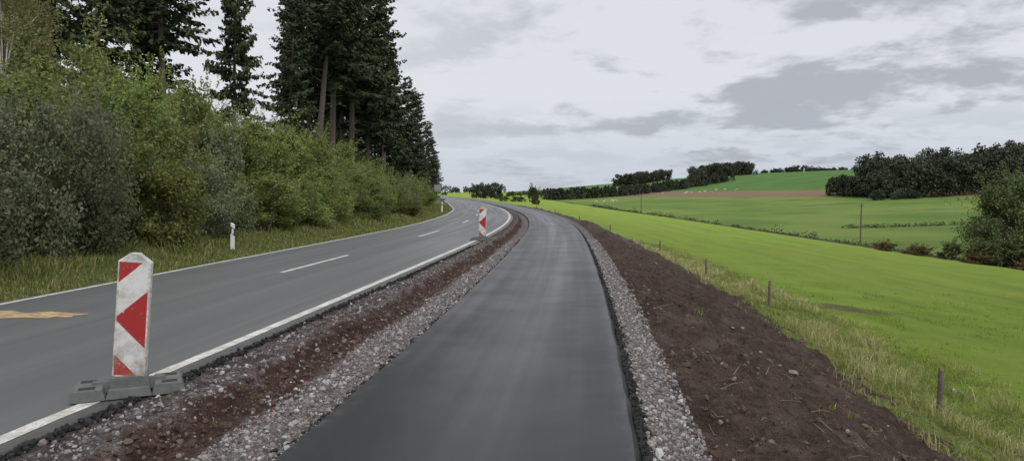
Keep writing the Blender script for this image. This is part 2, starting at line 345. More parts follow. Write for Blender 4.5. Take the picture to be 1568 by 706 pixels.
n=8000; Y=ydist(n,3.2,26,1.6); d=.42+5.2*R.random(n)**1.2; k=R.random(n)<.3+1.1*sm(-.2,.3,fbm(d*1.5,Y*1.2,2,19)); d=d[k];Y=Y[k]; stones('soil_clods',s_(Y)+d,Y,R.gamma(1.1,.011,len(Y)).clip(.005,.10),cmat,.05)
n=2500; Y=ydist(n,3.2,20,1.5); m0=m_(Y)+.2; d=m0+R.normal(.47,.08,n)*(-PW-m0); stones('soil_clods',s_(Y)+d,Y,R.gamma(2,.007,n).clip(.005,.035),cmat)
n=7000; Y=ydist(n,3.2,26,1.5); sd=R.random(n)<.5; d=np.where(sd,-PW-np.abs(R.normal(0.02,.035,n)),.02+np.abs(R.normal(0.0,.035,n)))
stones('asphalt_crumbs',s_(Y)+d,Y,R.gamma(3,.0045,n).clip(.005,.026),bmat)
n=5000; Y=ydist(n,3.2,22,1.5); d=m_(Y)+.2+R.normal(.03,.06,n).clip(-.12,.3); kk=d>m_(Y)+.22
stones('asphalt_crumbs',(s_(Y)+d)[kk],Y[kk],R.gamma(3,.0045,kk.sum()).clip(.005,.026),bmat,.6)
pale=tintmat('pale_debris_mat',[(0,(.5,.49,.47)),(1,(.7,.69,.67))])
stones('white_litter',np.array([7.35,.93,9.5,8.6]),np.array([13.6,4.55,15.5,17.2]),np.array([.07,.035,.05,.04]),pale,.6)
rootm=simple('root_mat',(.16,.12,.09),.9,.4,9)
A=Acc()
for i in range(110):
    y=float(ydist(1,3.6,20,1.4)[0]); d0=float(.6+4.5*R.random()); x=float(s_(y)+d0); z=float(ground(x,y)); a=R.uniform(0,6.28); ln=R.uniform(.06,.26)
    p=[(x+math.cos(a)*ln*t,y+math.sin(a)*ln*t,z+.01+R.uniform(0,.05)+.04*t) for t in (0,.5,1)]
    V,F=tube(p,[.006,.004,.002],4); A.add(V,F)
obj('roots',A.mesh('roots',[rootm]))
# ------------------------------------------------------------------ grass blades
def blades(name,X,Y,ln,wd,mat,lean=.5,tint=None):
    n=len(X); z=ground(X,Y)-.01; B=np.stack([X,Y,z],-1)
    a=R.uniform(0,6.28,n); side=np.stack([np.cos(a),np.sin(a),a*0],-1)*wd[:,None]*.5
    a2=R.uniform(0,6.28,n); k=R.uniform(.1,lean,n); bend=np.stack([np.cos(a2),np.sin(a2),a2*0],-1)*(ln*k)[:,None]
    up=np.zeros((n,3)); up[:,2]=ln
    mid=B+up*.6+bend*.35; tip=B+up*(1-.25*k)[:,None]+bend*1.1
    V=np.stack([B-side,B+side,mid+side*.8,mid-side*.8,tip+side*.12,tip-side*.12],1).reshape(-1,3)
    o=6*np.arange(n)[:,None]; F=np.stack([o+np.array([0,1,2,3]),o+np.array([3,2,4,5])],1).reshape(-1,4)
    t=R.random(n) if tint is None else tint
    return obj(name,mesh(name,V,F,[mat],{'tint':np.repeat(t,6)}))
rgm=tintmat('rough_grass_mat',[(0,(.13,.20,.035)),(.35,(.22,.27,.06)),(.66,(.36,.35,.14)),(1,(.56,.49,.30))],.8,.3)
lgm=tintmat('verge_grass_mat',[(0,(.08,.12,.025)),(.5,(.15,.19,.045)),(.8,(.25,.23,.09)),(1,(.40,.33,.18))],.8,.25)
fgm=tintmat('pasture_grass_mat',[(0,(.14,.23,.03)),(.6,(.24,.33,.05)),(1,(.32,.37,.09))],.8,.3)
n=170000; Y=ydist(n,5,60,1.7); d=R.uniform(3.4,9.8,n); X=s_(Y)+d
bd=4.8+.8*sm(8,24,Y)-3.0*sm(32,90,Y)
cl=fbm(X*.9,Y*.9,3,61); pr=sm(-.5,.7,d-bd+cl*2.4)*(.25+1.0*sm(-.25,.3,fbm(X*2.3,Y*2.3,2,71)))*sm(10,8.2,d+fbm(X*1.5,Y*1.5,2,75)); k=R.random(n)<pr
X=X[k];Y=Y[k];d=d[k];cl=cl[k]
big=sm(-.1,.45,fbm(X*.9,Y*.9,2,77)+.15*np.exp(-((d-6.4)/1.0)**2))
blades('rough_grass',X,Y,(R.uniform(.05,.17,len(X))+.36*big*R.random(len(X)))*(1-.5*sm(7.8,9.4,d)),.006+.0006*Y,rgm,.95,np.clip(R.normal(.27,.2,len(X))+.42*big+.25*cl,0,1))
n=4500; Y=ydist(n,5,30,1.3); d=R.uniform(1.2,5,n); X=s_(Y)+d; k=(fbm(X*1.7,Y*1.7,3,81)>.40)
blades('weeds',X[k],Y[k],R.uniform(.04,.12,k.sum()),np.full(k.sum(),.014),fgm,.9)
n=80000; Y=ydist(n,9,45,1.4); d=R.uniform(7.8,30,n); X=s_(Y)+d; tf=fbm(X*1.3,Y*1.3,3,99); k=(X<.78*Y+2)&(R.random(n)<sm(32,9,d)*sm(46,22,Y))&(tf>.08); X=X[k];Y=Y[k]; tf=tf[k]
blades('pasture_grass',X,Y,R.uniform(.02,.06,len(X))+.10*sm(.1,.5,tf),.007+.0005*Y,fgm,.9,np.clip(R.normal(.35,.25,len(X)),0,1))
n=95000; Y=ydist(n,8,95,1.6); dl=-.06-4.2*R.random(n); X=s_(Y)+l_(Y)-.15+dl
k=R.random(n)<.25+.9*sm(-.25,.3,fbm(X*1.5,Y*1.5,2,91)); X=X[k];Y=Y[k];dl=dl[k]
blades('verge_grass',X,Y,R.uniform(.04,.13,len(X))+.34*R.random(len(X))*sm(-.4,-2.4,dl)*(.3+.9*sm(-.2,.4,fbm(X*.8,Y*.5,2,95))),.008+.0006*Y,lgm,.9)
# ------------------------------------------------------------------ trees & shrubs
bark=simple('bark_mat',(.115,.092,.075),.95,.4,6,bmp=.02)
birchb=simple('birch_bark_mat',(.55,.53,.50),.8,.4,5)
def shrub_mesh(name,seed,r,h,ncl,nl,mat,ls=.055,trunk=0,low=.08,shoot=26):
    rr=np.random.default_rng(seed); A=Acc()
    C=[];Rd=[]
    for i in range(ncl):
        t=low+(1-low)*rr.random()**.9; prof=math.sqrt(max(.05,1-((t-.42)/.64)**2))
        a=rr.uniform(0,6.28); q=math.sqrt(rr.random())*r*prof*.85
        cr=rr.uniform(.14,.36)*r*(1.15-.5*t); C.append((math.cos(a)*q,math.sin(a)*q,max(t*h-cr*.5,cr*.5))); Rd.append(cr)
    C=np.array(C);Rd=np.array(Rd); wt=Rd**2/(Rd**2).sum()
    ci=rr.choice(ncl,nl,p=wt); u=unit(nl,rr); rad=rr.random(nl)**.45
    P=C[ci]+u*(Rd[ci]*rad*(1+.28*rr.normal(size=nl)))[:,None]*np.array([1.1,1.1,.85])
    P[:,2]=np.abs(P[:,2])
    tc=rr.random(ncl); V,F=leafq(P,ls*rr.uniform(.6,1.25,nl),.55,rr)
    A.add(V,F,np.repeat(np.clip(.65*tc[ci]+.38*rr.random(nl),0,1),4),0)
    for i in range(int(ncl*1.3)):
        c=C[rr.integers(ncl)]; 
        dr=np.array([rr.normal(0,.45),rr.normal(0,.45),1]); dr/=np.linalg.norm(dr); out=np.array([c[0],c[1],0])/(r+.01)*.8; dr=dr+out; dr/=np.linalg.norm(dr)
        ln=rr.uniform(.25,.7)*r; k=shoot; t=rr.random(k)
        p=c+dr*(ln*(.4+t))[:,None]+rr.normal(size=(k,3))*.05*r*(1.1-t)[:,None]
        V,F=leafq(p,ls*.9,.5,rr); A.add(V,F,.45+.5*rr.random(),0)
    if trunk:
        V,F=tube([(0,0,-.3),(.02*h,0,h*.25),(0,.02*h,h*.5),(.02*h,.0,h*.85)],[trunk,trunk*.8,trunk*.5,trunk*.1],8); A.add(V,F,.5,1)
    for i in range(10 if not trunk else 14):
        c=C[rr.integers(ncl)]; b0=np.array([rr.normal(0,.15)*r,rr.normal(0,.15)*r,-.1]) if not trunk else np.array([0,0,h*rr.uniform(.18,.5)])
        mid=(b0+c)/2+np.array([0,0,.08*h]); tr=.03 if not trunk else trunk*.35
        V,F=tube([b0,mid,c],[tr,tr*.6,tr*.2],5); A.add(V,F,.5,1)
    return A.mesh(name,[mat,bark])
m1=tintmat('leaf_green',[(0,(.085,.120,.027)),(.5,(.155,.205,.048)),(1,(.255,.300,.085))],.6,.35,.3,nz=.5)
m2=tintmat('leaf_grey_green',[(0,(.088,.110,.055)),(.5,(.150,.177,.095)),(1,(.225,.250,.150))],.7,.3,.15,nz=.5)
m3=tintmat('leaf_dark',[(0,(.040,.058,.020)),(.5,(.070,.092,.030)),(1,(.12,.145,.048))],.6,.2,.3,nz=.5)
m6=tintmat('leaf_birch',[(0,(.12,.14,.045)),(.5,(.20,.225,.075)),(1,(.30,.31,.12))],.6,.35,.3,nz=.5)
m4=tintmat('leaf_far_haze',[(0,(.034,.044,.031)),(.5,(.050,.062,.039)),(1,(.080,.093,.052))],.8,0,.2)  # distance haze put into the leaf colours as a slight blue shift
m5=tintmat('leaf_russet',[(0,(.06,.04,.02)),(.5,(.11,.075,.03)),(1,(.16,.12,.05))],.8,0,.2)
SG=[shrub_mesh('hazel_foliage',20+i,1.9,4.2,46,15000,m1,.064) for i in range(3)]
SW=[shrub_mesh('willow_foliage',40+i,1.8,3.4,48,14000,m2,.056) for i in range(3)]
SD=[shrub_mesh('dark_foliage',60+i,1.9,4.2,44,12000,m3,.066) for i in range(1)]
rs=np.random.default_rng(5)
def put(name,me,x,y,sx,sz,dz=0,rz=None):
    return obj(name,me,None,(x,y,float(ground(x,y))+dz),(rs.normal(0,.04),rs.normal(0,.04),rs.uniform(0,6.28) if rz is None else rz),(sx,sx*rs.uniform(.9,1.1),sz))
hprof=lambda y:np.interp(y,[0,25,32,45,65,90,120],[6.6,6.2,5.2,4.1,3.5,3.0,2.2])
def lx(y,dl): return float(s_(y)+l_(y)-.15+dl)
y=10.0
while y<112:
    f=(.48 if y<50 else .62)*rs.uniform(.7,1.2)
    H=min(3.4,hprof(y)*f) ; lst=SW if (y<26 and rs.random()<.6) or rs.random()<.3 else SG
    x=lx(y,-3.4+rs.normal(0,.4)); me=lst[rs.integers(3)]
    bh=3.4 if lst is SW else 4.2
    put('shrub',me,x,y,rs.uniform(.6,.92)*(1.0 if y<70 else .8),H/bh*1.05); y+=rs.uniform(1.4,2.3)+y*.008
y=11.0
while y<112:
    H=hprof(y)*rs.uniform(.60,.97); x=lx(y,-5.5+rs.normal(0,.5)); u=rs.random(); me=(SG if u<.75 else SW)[rs.integers(3)]
    put('shrub',me,x,y,rs.uniform(.8,1.15)*(1.0 if y<70 else .85),H/4.2-.05); y+=rs.uniform(1.9,2.8)+y*.01
y=14.0
while y<75:
    H=hprof(y)*rs.uniform(.74,1.05); x=lx(y,-8.0+rs.normal(0,.5)); me=(SG+SG+SD)[rs.integers(7)]
    put('shrub',me,x,y,rs.uniform(1.,1.3),H/4.2-.12); y+=rs.uniform(2.4,3.4)
for (x,y) in [(-16,17),(-17,20),(-18,24),(-20,29),(-17.5,29),(-21,22),(-22,34),(-24,30)]:
    put('shrub',SG[rs.integers(3)],x,y,1.3,rs.uniform(1.15,1.4))
nd=tintmat('needle_mat',[(0,(.028,.040,.020)),(.5,(.048,.066,.031)),(1,(.088,.110,.050))],.7,0,.25)
def conifer_mesh(name,seed,h,Rm,base,droop=.35,dens=1.0,ragged=.3,nbr=(5,8)):
    rr=np.random.default_rng(seed); A=Acc()
    bx=rr.normal(0,.012)*h
    def ax(z): return np.array([bx*math.sin(z/h*3),bx*.5*math.sin(z/h*2),z])
    zs=np.linspace(-.4,h,9); V,F=tube([ax(z) for z in zs],[h*.012*(1-max(z,0)/h)+.015 for z in zs],8); A.add(V,F,.5,1)
    z=h*.12; ph=rr.uniform(0,6,3)
    while z<h-.1:
        t=(z-base*h)/(h*(1-base)); dead=t<0
        nb=rr.integers(*nbr) if not dead else rr.integers(1,4)
        for i in range(nb):
            a=rr.uniform(0,6.28)
            if dead: Lb=Rm*rr.uniform(.2,.55)
            else: Lb=(Rm*(1-t)**.66*(.6+.4*min(1,t*5))*(1+.25*math.sin(a*2+ph[0]+z*.9)+.18*math.sin(z*1.9+ph[1]))+.16)*rr.uniform(1-ragged*1.6,1+ragged*.5)
            dr=np.array([math.cos(a),math.sin(a)]); up=.25*(t if not dead else 0)-droop*rr.uniform(.4,1.3)*(1-max(t,0))
            ks=np.linspace(0,1,5); o=ax(z)
            pts=np.array([[o[0]+dr[0]*Lb*k,o[1]+dr[1]*Lb*k,z+Lb*(up*k+ .18*k*k)] for k in ks])
            r0=.012+.009*Lb; V,F=tube(pts[[0,2,4]],[r0,r0*.6,.005],3); A.add(V,F,.5,1)
            if dead and rr.random()<.6: continue
            n=int(Lb/.085*dens*(2.2 if not dead else .8))+3
            k=rr.uniform(.10,1.03,n)**.8; 
            c=np.stack([np.interp(k,ks,pts[:,j]) for j in range(3)],-1)+rr.normal(0,.05,(n,3))
            sd=rr.choice([-1,1],n); side=np.stack([-dr[1]*sd,dr[0]*sd,-.55+rr.normal(0,.4,n)],-1)+np.array([dr[0],dr[1],0])*rr.uniform(.1,1.0,n)[:,None]
            side/=np.linalg.norm(side,axis=1)[:,None]
            ln=(.20+.20*Lb*(1.05-k).clip(0.1))*rr.uniform(.5,1.3,n)
            wv=np.cross(side,unit(n,rr)); wv/=np.linalg.norm(wv,axis=1)[:,None]; wd_=(.055+.06*rr.random(n))[:,None]
            e_=c+side*ln[:,None]; mid=(c+e_)/2
            Vq=np.stack([c,mid+wv*wd_,e_,mid-wv*wd_],1).reshape(-1,3)
            A.add(Vq,np.arange(4*n).reshape(n,4),np.repeat(np.clip(rr.random()*.55+.5*rr.random(n),0,1),4),0)
        z+=rr.uniform(.22,.46)*(1 if not dead else 1.8)
    return A.mesh(name,[nd,bark])
CF=[conifer_mesh('spruce_a',1,16,2.6,.24,.35),conifer_mesh('spruce_b',2,16,2.8,.40,.5),conifer_mesh('spruce_c',3,16,2.4,.12,.3),conifer_mesh('pine_d',4,16,2.8,.52,.1,1.1,.5,(5,8))]
trees=[(-15.5,50,14.3,0,.75),(-14.1,52,19,3),(-13.9,56,22,1),(-13.2,60,20.5,1),(-12.8,64,20.5,0),(-12.2,70,18,1),(-12,78,16.4,2),(-12,86,14.6,0),(-11.9,94,13.4,2),(-12.1,104,11.5,2),(-12.5,114,9.0,0),(-13,124,8,2),
 (-17.2,60,19,1,.8),(-16.5,60,18,3),(-19.2,68,18,0,.8),(-16.5,68,18,1),(-19,80,18,2),(-16.5,88,15,0),(-21,84,18,1),(-17,98,14,2),(-16,110,11.5,2),(-21,98,17,0),(-15.5,74,17.5,3),(-15.0,64,18,1),(-14.5,82,16,1),(-18.5,72,20,3,.8),
 (-15.2,40,17,0,.62),(-17.0,36,17.5,1,.95),(-18.6,38,16,2,.8),(-18.8,33,15,0,.9),(-21.2,34,16,3,.9),(-22.9,37,15.5,1,.85),(-27,42,17,1,.8),(-33,50,18,2,.8),(-28,36,14,2,.7)]
for tt in trees:
    x,y,h,k=tt[:4]; f=tt[4] if len(tt)>4 else 1
    s=h/16; put('spruce_tree' if k!=3 else 'pine_tree',CF[k],x,y,f*s*(.98 if y<48 else 1.1),s)
for i in range(16):
    y=56+i*4.2; put('shrub',(SG+SD)[rs.integers(4)],lx(y,-9.5-rs.uniform(0,2)),y,1.3,hprof(y)/4.2*1.2)
TB=shrub_mesh('birch_crown',81,1.5,8.5,60,6500,m6,.05,.085,.38)
TB.materials[1]=birchb
for (x,y,s) in [(-14.7,21.4,.97),(-16.0,23.6,.95),(-19.5,28,1.12),(-17.3,25.3,1.1),(-18.8,26.5,1.2)]: put('birch_tree',TB,x,y,s,s)
TR=shrub_mesh('broadleaf_crown',91,6,12,80,42000,m3,.16,.35,.06)
put('oak_tree',TR,67.8,98,1.0,.98)
put('oak_tree',TR,76,104,1.1,.95)
TS=shrub_mesh('field_tree',92,2,4,30,5000,m3,.14,.1,.15)
for (x,y,s,hz) in [(58.5,97,.9,.55),(60,93,1.0,.7),(62,95,1.1,.85),(64.5,92,1.2,.7)]: put('shrub',TS,x,y,s,hz)
TRu=shrub_mesh('russet_shrub',93,2,3,30,4000,m5,.12,0)
for (x,y) in [(56,100),(54.7,107),(57,103),(62,88),(65,87),(58,91),(68,85)]: put('bramble_shrub',TRu,x,y,.95,.4)
put('field_tree',TS,7.3,262,1.1,1.5); put('field_tree',TS,9.2,275,.7,.9)
for (x,y) in [(1.5,300),(4,310),(-3,290)]: put('shrub',TS,x,y,1.1,.5)
def wood(name,lst,mat=m4,ls=.55,nper=900,seed=3,con=False):
    rr=np.random.default_rng(seed); A=Acc()
    for (x,y,h,r) in lst:
        z=float(ground(x,y)); n=int(nper*rr.uniform(.8,1.2)); tt=rr.random()
        if con:
            t=rr.random(n)**.8; a=rr.uniform(0,6.28,n); q=r*(1-t)**.7*np.sqrt(rr.random(n)); P=np.stack([x+q*np.cos(a),y+q*np.sin(a),z+.02*h+t*h*.95],-1)
        else:
            nc=14; tc=rr.uniform(.10,.95,nc); a=rr.uniform(0,6.28,nc); pr=np.sqrt(np.clip(1-((tc-.45)/.62)**2,.05,1)); q=np.sqrt(rr.random(nc))*r*pr*.8
            C=np.stack([x+q*np.cos(a),y+q*np.sin(a),z+tc*h*.92],-1); ci=rr.integers(nc,size=n)
            P=C[ci]+unit(n,rr)*(rr.random(n)**.4)[:,None]*r*.40
        P[:,2]=np.maximum(P[:,2],z+.1)
        V,F=leafq(P,ls*rr.uniform(.6,1.3,n),.7,rr); A.add(V,F,np.repeat(np.clip(.7*tt+.35*rr.random(n),0,1),4),0)
        V,F=tube([(x,y,z-.5),(x,y,z+h*.6)],[.02*h,.008*h],5); A.add(V,F,.5,1)
    return obj(name,A.mesh(name,[mat,bark]))
rr=np.random.default_rng(8)
U=rr.uniform
wood('distant_woodland',[(U(112,164),U(760,800),U(10,13),6.5) for i in range(30)],ls=.7)
wood('distant_woodland',[(U(180,243),U(735,770),U(11,14),7) for i in range(34)],ls=.7)
wood('distant_woodland',[(345+i*4.4+U(-2,2),1000+U(-15,15),U(7,12)*(.75+.4*math.sin(i*.15)**2),6) for i in range(42)],nper=400,ls=1.0)
wood('distant_conifer_plantation',[(22+160*t+U(-4,4),455+165*t+U(-8,8),U(6,8),3.2) for t in np.linspace(0,1,190)],nper=260,ls=.6,con=True)
wood('right_woodland',[(U(162,300),U(300,380),U(14,21),7) for i in range(80)]+[(158+U(-3,6),305+i*6,U(8,14),5.5) for i in range(9)]+[(165+i*7,300+U(-3,3),U(12,18),6.5) for i in range(16)],nper=1400,ls=.57)
wood('hillside_shrubs',[(150,300,4.5,3.2),(157,297,3.5,4),(161,296,3,4)],nper=900,ls=.35)
wood('tree_clump',[(-18+i*1.6,345+U(-5,5),U(6,8.3),2.8) for i in range(9)],nper=800,ls=.3)
wood('valley_hedge',[(float(xv_(y))+U(-1.2,1.2),y,U(.5,1.5)*(.6+.9*rr.random()**2),U(1,2.4)) for y in np.concatenate([np.arange(112,335,2.4)]) if rr.random()<.8],nper=130,ls=.15)
wood('field_hedge',[(78+i*2.2+U(-.5,.5),170+U(-.5,.5)+i*.3,U(.35,.8),1.6) for i in range(25)],nper=80,ls=.16)
wood('distant_hedge',[(U(-60,60),U(560,640),U(2,4),4) for i in range(22)],nper=250,ls=.5)
wood('distant_woodland',[(-420+i*11+U(-4,4),900+U(-30,30),U(5,9),8) for i in range(36)],nper=200,ls=1.1)
# ------------------------------------------------------------------ fence
wd=simple('weathered_wood',(.12,.095,.075),.9,.5,14,bmp=.01)
wire=simple('wire_mat',(.25,.25,.25),.5,.1,3,.6)
fence=empty('fence')
fy=[4,12.6,20,26.3,35.5,48,62,76,90,106]; fd=[6.1,5.9,6.7,6.7,6.4,6.6,5.6,5.2,4.8,4.5]
tops=[]
for i,(y,dv) in enumerate(zip(fy,fd)):
    if i==2: continue
    x=float(s_(y)+dv); z=float(ground(x,y)); lean=rs.normal(0,.05,2); r=.05
    hs=[-.3,0,.35,.7,.96,1.0]
    V,F=tube([(lean[0]*h+rs.normal(0,.01),lean[1]*h,h) for h in hs],[r*1.05,r,r*.93,r*.95,r*.85,r*.3],9)
    obj('post_%d'%i,mesh('post',V,F,[wd],smooth=True),fence,(x,y,z)); tops.append((x+lean[0]*.8,y,z))
for hh in (.82,.45):
    for a,c in zip(tops[:-1],tops[1:]):
        pts=[]
        for t in np.linspace(0,1,7):
            pts.append([a[0]+(c[0]-a[0])*t-.05,a[1]+(c[1]-a[1])*t,a[2]+(c[2]-a[2])*t+hh-.12*4*t*(1-t)*.6])
        V,F=tube(pts,[.0035]*7,5); obj('wire',mesh('wire',V,F,[wire]),fence)
# ------------------------------------------------------------------ utility poles
pts=[(46.6,264),(57,190),(63.5,133),(76,84)]
tp=[]
for i,(x,y) in enumerate(pts):
    if i==1: continue
    z=float(ground(x,y)); E=empty('utility_pole',(x,y,z))
    V,F=tube([(0,0,-.3),(0,0,3.5),(0.03,0,7.0)],[.15,.13,.10],8); obj('pole',mesh('pole',V,F,[wd],smooth=True),E)
    V,F=tube([(-.5,0,6.6),(.5,0,6.6)],[.05,.05],6); obj('crossarm',mesh('arm',V,F,[wd]),E)
    for sx in(-.45,0.45):
        V,F=tube([(sx,0,6.62),(sx,0,6.75),(sx,0,6.83)],[.05,.04,.01],6); obj('insulator',mesh('ins',V,F,[wire]),E)
    tp.append((x,y,z+6.8))
OW=Acc()
for a,c in zip(tp[:-1],tp[1:]):
    for sx in (-.45,.45):
        p=[(a[0]+(c[0]-a[0])*t+sx,a[1]+(c[1]-a[1])*t,a[2]+(c[2]-a[2])*t-3.2*t*(1-t)) for t in np.linspace(0,1,14)]
        V,F=tube(p,[.012]*14,4); OW.add(V,F)
obj('overhead_wires',OW.mesh('overhead_wires',[wire]))
# ------------------------------------------------------------------ beacons
def stripe_mat():
    m,nt,b=newmat('beacon_sheeting'); p=objc(nt); x,y,z=sep(nt,p)
    pp=M(nt,'ADD',x,.125); q=M(nt,'ABSOLUTE',M(nt,'SUBTRACT',z,.47))
    f=M(nt,'SUBTRACT',q,M(nt,'MULTIPLY',pp,.95))
    red=M(nt,'MAXIMUM',M(nt,'LESS_THAN',f,.005),M(nt,'GREATER_THAN',f,.275))
    inx=M(nt,'LESS_THAN',M(nt,'ABSOLUTE',x),.112); inz=M(nt,'MULTIPLY',M(nt,'GREATER_THAN',z,.018),M(nt,'LESS_THAN',z,.925))
    front=M(nt,'GREATER_THAN',M(nt,'ABSOLUTE',y),.0285)
    red=M(nt,'MULTIPLY',M(nt,'MULTIPLY',red,inx),M(nt,'MULTIPLY',inz,front))
    n1=noise(nt,p,9,5,.7); n2=noise(nt,p,22,6,.75)
    sc_=step(nt,n2,.60,.64,0,.75); red=M(nt,'MULTIPLY',red,M(nt,'SUBTRACT',1,sc_))
    wh=mixc(nt,step(nt,n1,.4,.72),(.70,.70,.68),(.46,.43,.38)); rd=mixc(nt,n1,(.46,.022,.022),(.30,.03,.028))
    c=mixc(nt,red,wh,rd); c=mixc(nt,M(nt,'MULTIPLY',step(nt,z,.35,0),step(nt,n1,.35,.6,0,.65)),c,(.25,.18,.13))
    c=mixc(nt,M(nt,'MULTIPLY',step(nt,M(nt,'ABSOLUTE',x),.095,.122),step(nt,n2,.42,.6,0,.6)),c,(.30,.23,.17))
    c=mixc(nt,M(nt,'MULTIPLY',step(nt,z,.90,.99),step(nt,n1,.4,.6,.2,.7)),c,(.28,.27,.25))
    L(nt,c,b.inputs['Base Color']); b.inputs['Roughness'].default_value=.4
    return m
sm_=stripe_mat(); rub=simple('recycled_rubber',(.105,.108,.108),.85,.5,14,bmp=.012); dark=simple('dark_rubber_and_shade',(.02,.02,.02),.9,.2,10)  # dark: rubber of the stem, and painted shade for the foot recesses
def frustum(x0,x1,y0,y1,z0,z1,i):
    V=[(x0,y0,z0),(x1,y0,z0),(x1,y1,z0),(x0,y1,z0),(x0+i,y0+i,z1),(x1-i,y0+i,z1),(x1-i,y1-i,z1),(x0+i,y1-i,z1)]
    return V,[(3,2,1,0),(4,5,6,7),(0,1,5,4),(1,2,6,5),(2,3,7,6),(3,0,4,7)]
def beacon(x,y,rz,lean,fr):
    E=empty('traffic_beacon',(x,y,.006),(0,0,rz))
    FT=empty('foot'); FT.parent=E; FT.rotation_euler=(0,0,fr)
    for nm,a in (('foot_end_left',(-.40,-.16,-.21,.21,0,.085)),('foot_end_right',(.16,.40,-.21,.21,0,.085)),('foot_rail_front',(-.162,.162,-.208,-.12,0,.07)),('foot_rail_back',(-.162,.162,.12,.208,0,.07)),('foot_socket',(-.155,.155,-.085,.085,0,.135)),('foot_bridge',(-.28,.28,-.05,.05,.02,.11))):
        V,F=frustum(*a,.022); pyd(nm,V,F,rub,FT,bevel=.006)
    for sx in (-.29,.29):
        V,F=frustum(sx-.06,sx+.06,-.16,-.08,.06,.089,.004); pyd('foot_recess_shade',V,F,dark,FT)  # no hollow here: dark blocks paint the shade of recesses
        V,F=frustum(sx-.06,sx+.06,.08,.16,.06,.089,.004); pyd('foot_recess_shade',V,F,dark,FT)
    prof=[(-.125,0),(.125,0),(.125,.93),(.03,1.0),(-.03,1.0),(-.125,.93)]
    n=len(prof); V=[(px,-.03,pz) for px,pz in prof]+[(px,.03,pz) for px,pz in prof]
    F=[tuple(range(n)),tuple(range(2*n-1,n-1,-1))]+[(i,i+n,(i+1)%n+n,(i+1)%n) for i in range(n)]
    pyd('panel',V,F,sm_,E,bevel=.009,loc=(0,0,.12),rot=(0,lean,0))
    V,F=frustum(-.045,.045,-.025,.025,.06,.15,.004); pyd('stem',V,F,dark,E)
beacon(-3.07,5.80,math.radians(8),math.radians(4.5),math.radians(18))
beacon(-1.0,24.6,math.radians(-4),math.radians(1.5),0)
# ------------------------------------------------------------------ delineator posts
wp=simple('white_plastic',(.72,.72,.70),.5,.12,6); bk=simple('black_plastic',(.02,.02,.02),.5,.1,5); rf=simple('reflector',(.7,.72,.75),.2,.1,20)
def delin(x,y,hh=0):
    z=float(ground(x,y))+hh; E=empty('delineator_post',(x,y,z),(0,0.03,.2))
    prof=[(-.06,-.04),(.06,-.04),(.035,.06),(-.035,.06)]
    V=[(a,c,-.2) for a,c in prof]+[(a,c,.95+(.05 if a<0 else 0)) for a,c in prof]
    F=[(3,2,1,0),(4,5,6,7),(0,1,5,4),(1,2,6,5),(2,3,7,6),(3,0,4,7)]
    pyd('body',V,F,wp,E,bevel=.008)
    V=[(-.064,-.044,.70),(.064,-.044,.62),(.039,.064,.62),(-.039,.064,.70),(-.064,-.044,.90),(.064,-.044,.82),(.039,.064,.82),(-.039,.064,.90)]
    pyd('black_band',V,F,bk,E)
    V,F=frustum(-.028,.028,-.049,-.043,.68,.83,.001); pyd('reflector',V,F,rf,E)
delin(-8.05,21,-.22); delin(lx(62,-.7),62,-.1)
# ------------------------------------------------------------------ distant signs
gal=simple('galvanised_steel',(.35,.36,.37),.45,.15,9,.7); sgm=simple('sign_back_grey',(.30,.31,.31),.5,.15,5)
def sign(x,y,h,w_,hh):
    E=empty('traffic_sign',(x,y,float(ground(x,y))))
    V,F=tube([(0,0,-.2),(0,0,h)],[.04,.04],8); obj('pole',mesh('p',V,F,[gal]),E)
    V,F=frustum(-w_/2,w_/2,-.06,-.045,h-hh,h,.001); pyd('plate',V,F,sgm,E,bevel=.003)
    V,F=frustum(-w_/2+.05,w_/2-.05,-.066,-.061,h-hh+.05,h-.05,.001); pyd('face',V,F,sgm,E)
sign(-10.0,98,2.7,.8,.9); sign(-10.4,103,2.4,.9,.6)
GR=Acc(); ys=np.arange(108,190,2.0); V,F=tube([(lx(y,-.45),y,.62) for y in ys],[.11]*len(ys),6); GR.add(V,F)
for y in ys: V,F=tube([(lx(y,-.55),y,-.2),(lx(y,-.55),y,.65)],[.05,.05],5); GR.add(V,F)
obj('guard_rail',GR.mesh('guard_rail',[gal]))
# ------------------------------------------------------------------ cows
def cow_mesh():
    me=bpy.data.meshes.new('c'); 
    V=[(0,0,1.05),(.55,0,1.08),(.85,0,1.15),(1.15,0,1.0),(1.35,0,.75),(1.5,0,.6),(-.5,0,1.1),(-.75,0,1.12),(-.85,0,.8),(-.84,0,.45)]
    r=[.40,.36,.22,.15,.15,.08,.36,.2,.03,.04]; Eg=[(0,1),(1,2),(2,3),(3,4),(4,5),(0,6),(6,7),(7,8),(8,9)]
    for sy in(-.2,.2):
        for root,xs in((1,[(.55,.62),(.56,.4),(.54,.05)]),(6,[(-.5,.68),(-.66,.45),(-.58,.05)])):
            p=root
            for i,(xx,z) in enumerate(xs): V.append((xx,sy,z)); r.append([.12,.065,.055][i]); Eg.append((p,len(V)-1)); p=len(V)-1
    me.from_pydata(V,Eg,[]); o=obj('tmp',me); o.modifiers.new('s','SKIN')
    for i,sv in enumerate(me.skin_vertices[0].data): sv.radius=(r[i]*.8,r[i]); sv.use_root=(i==0)
    ss=o.modifiers.new('u','SUBSURF'); ss.levels=1; ss.render_levels=1
    dg=bpy.context.evaluated_depsgraph_get(); m=bpy.data.meshes.new_from_object(o.evaluated_get(dg)); bpy.data.objects.remove(o); m.name='cow'; return m
cw=cow_mesh(); cwm=simple('cow_hide',(.56,.52,.45),.8,.3,1.2); cw.materials.clear(); cw.materials.append(cwm)
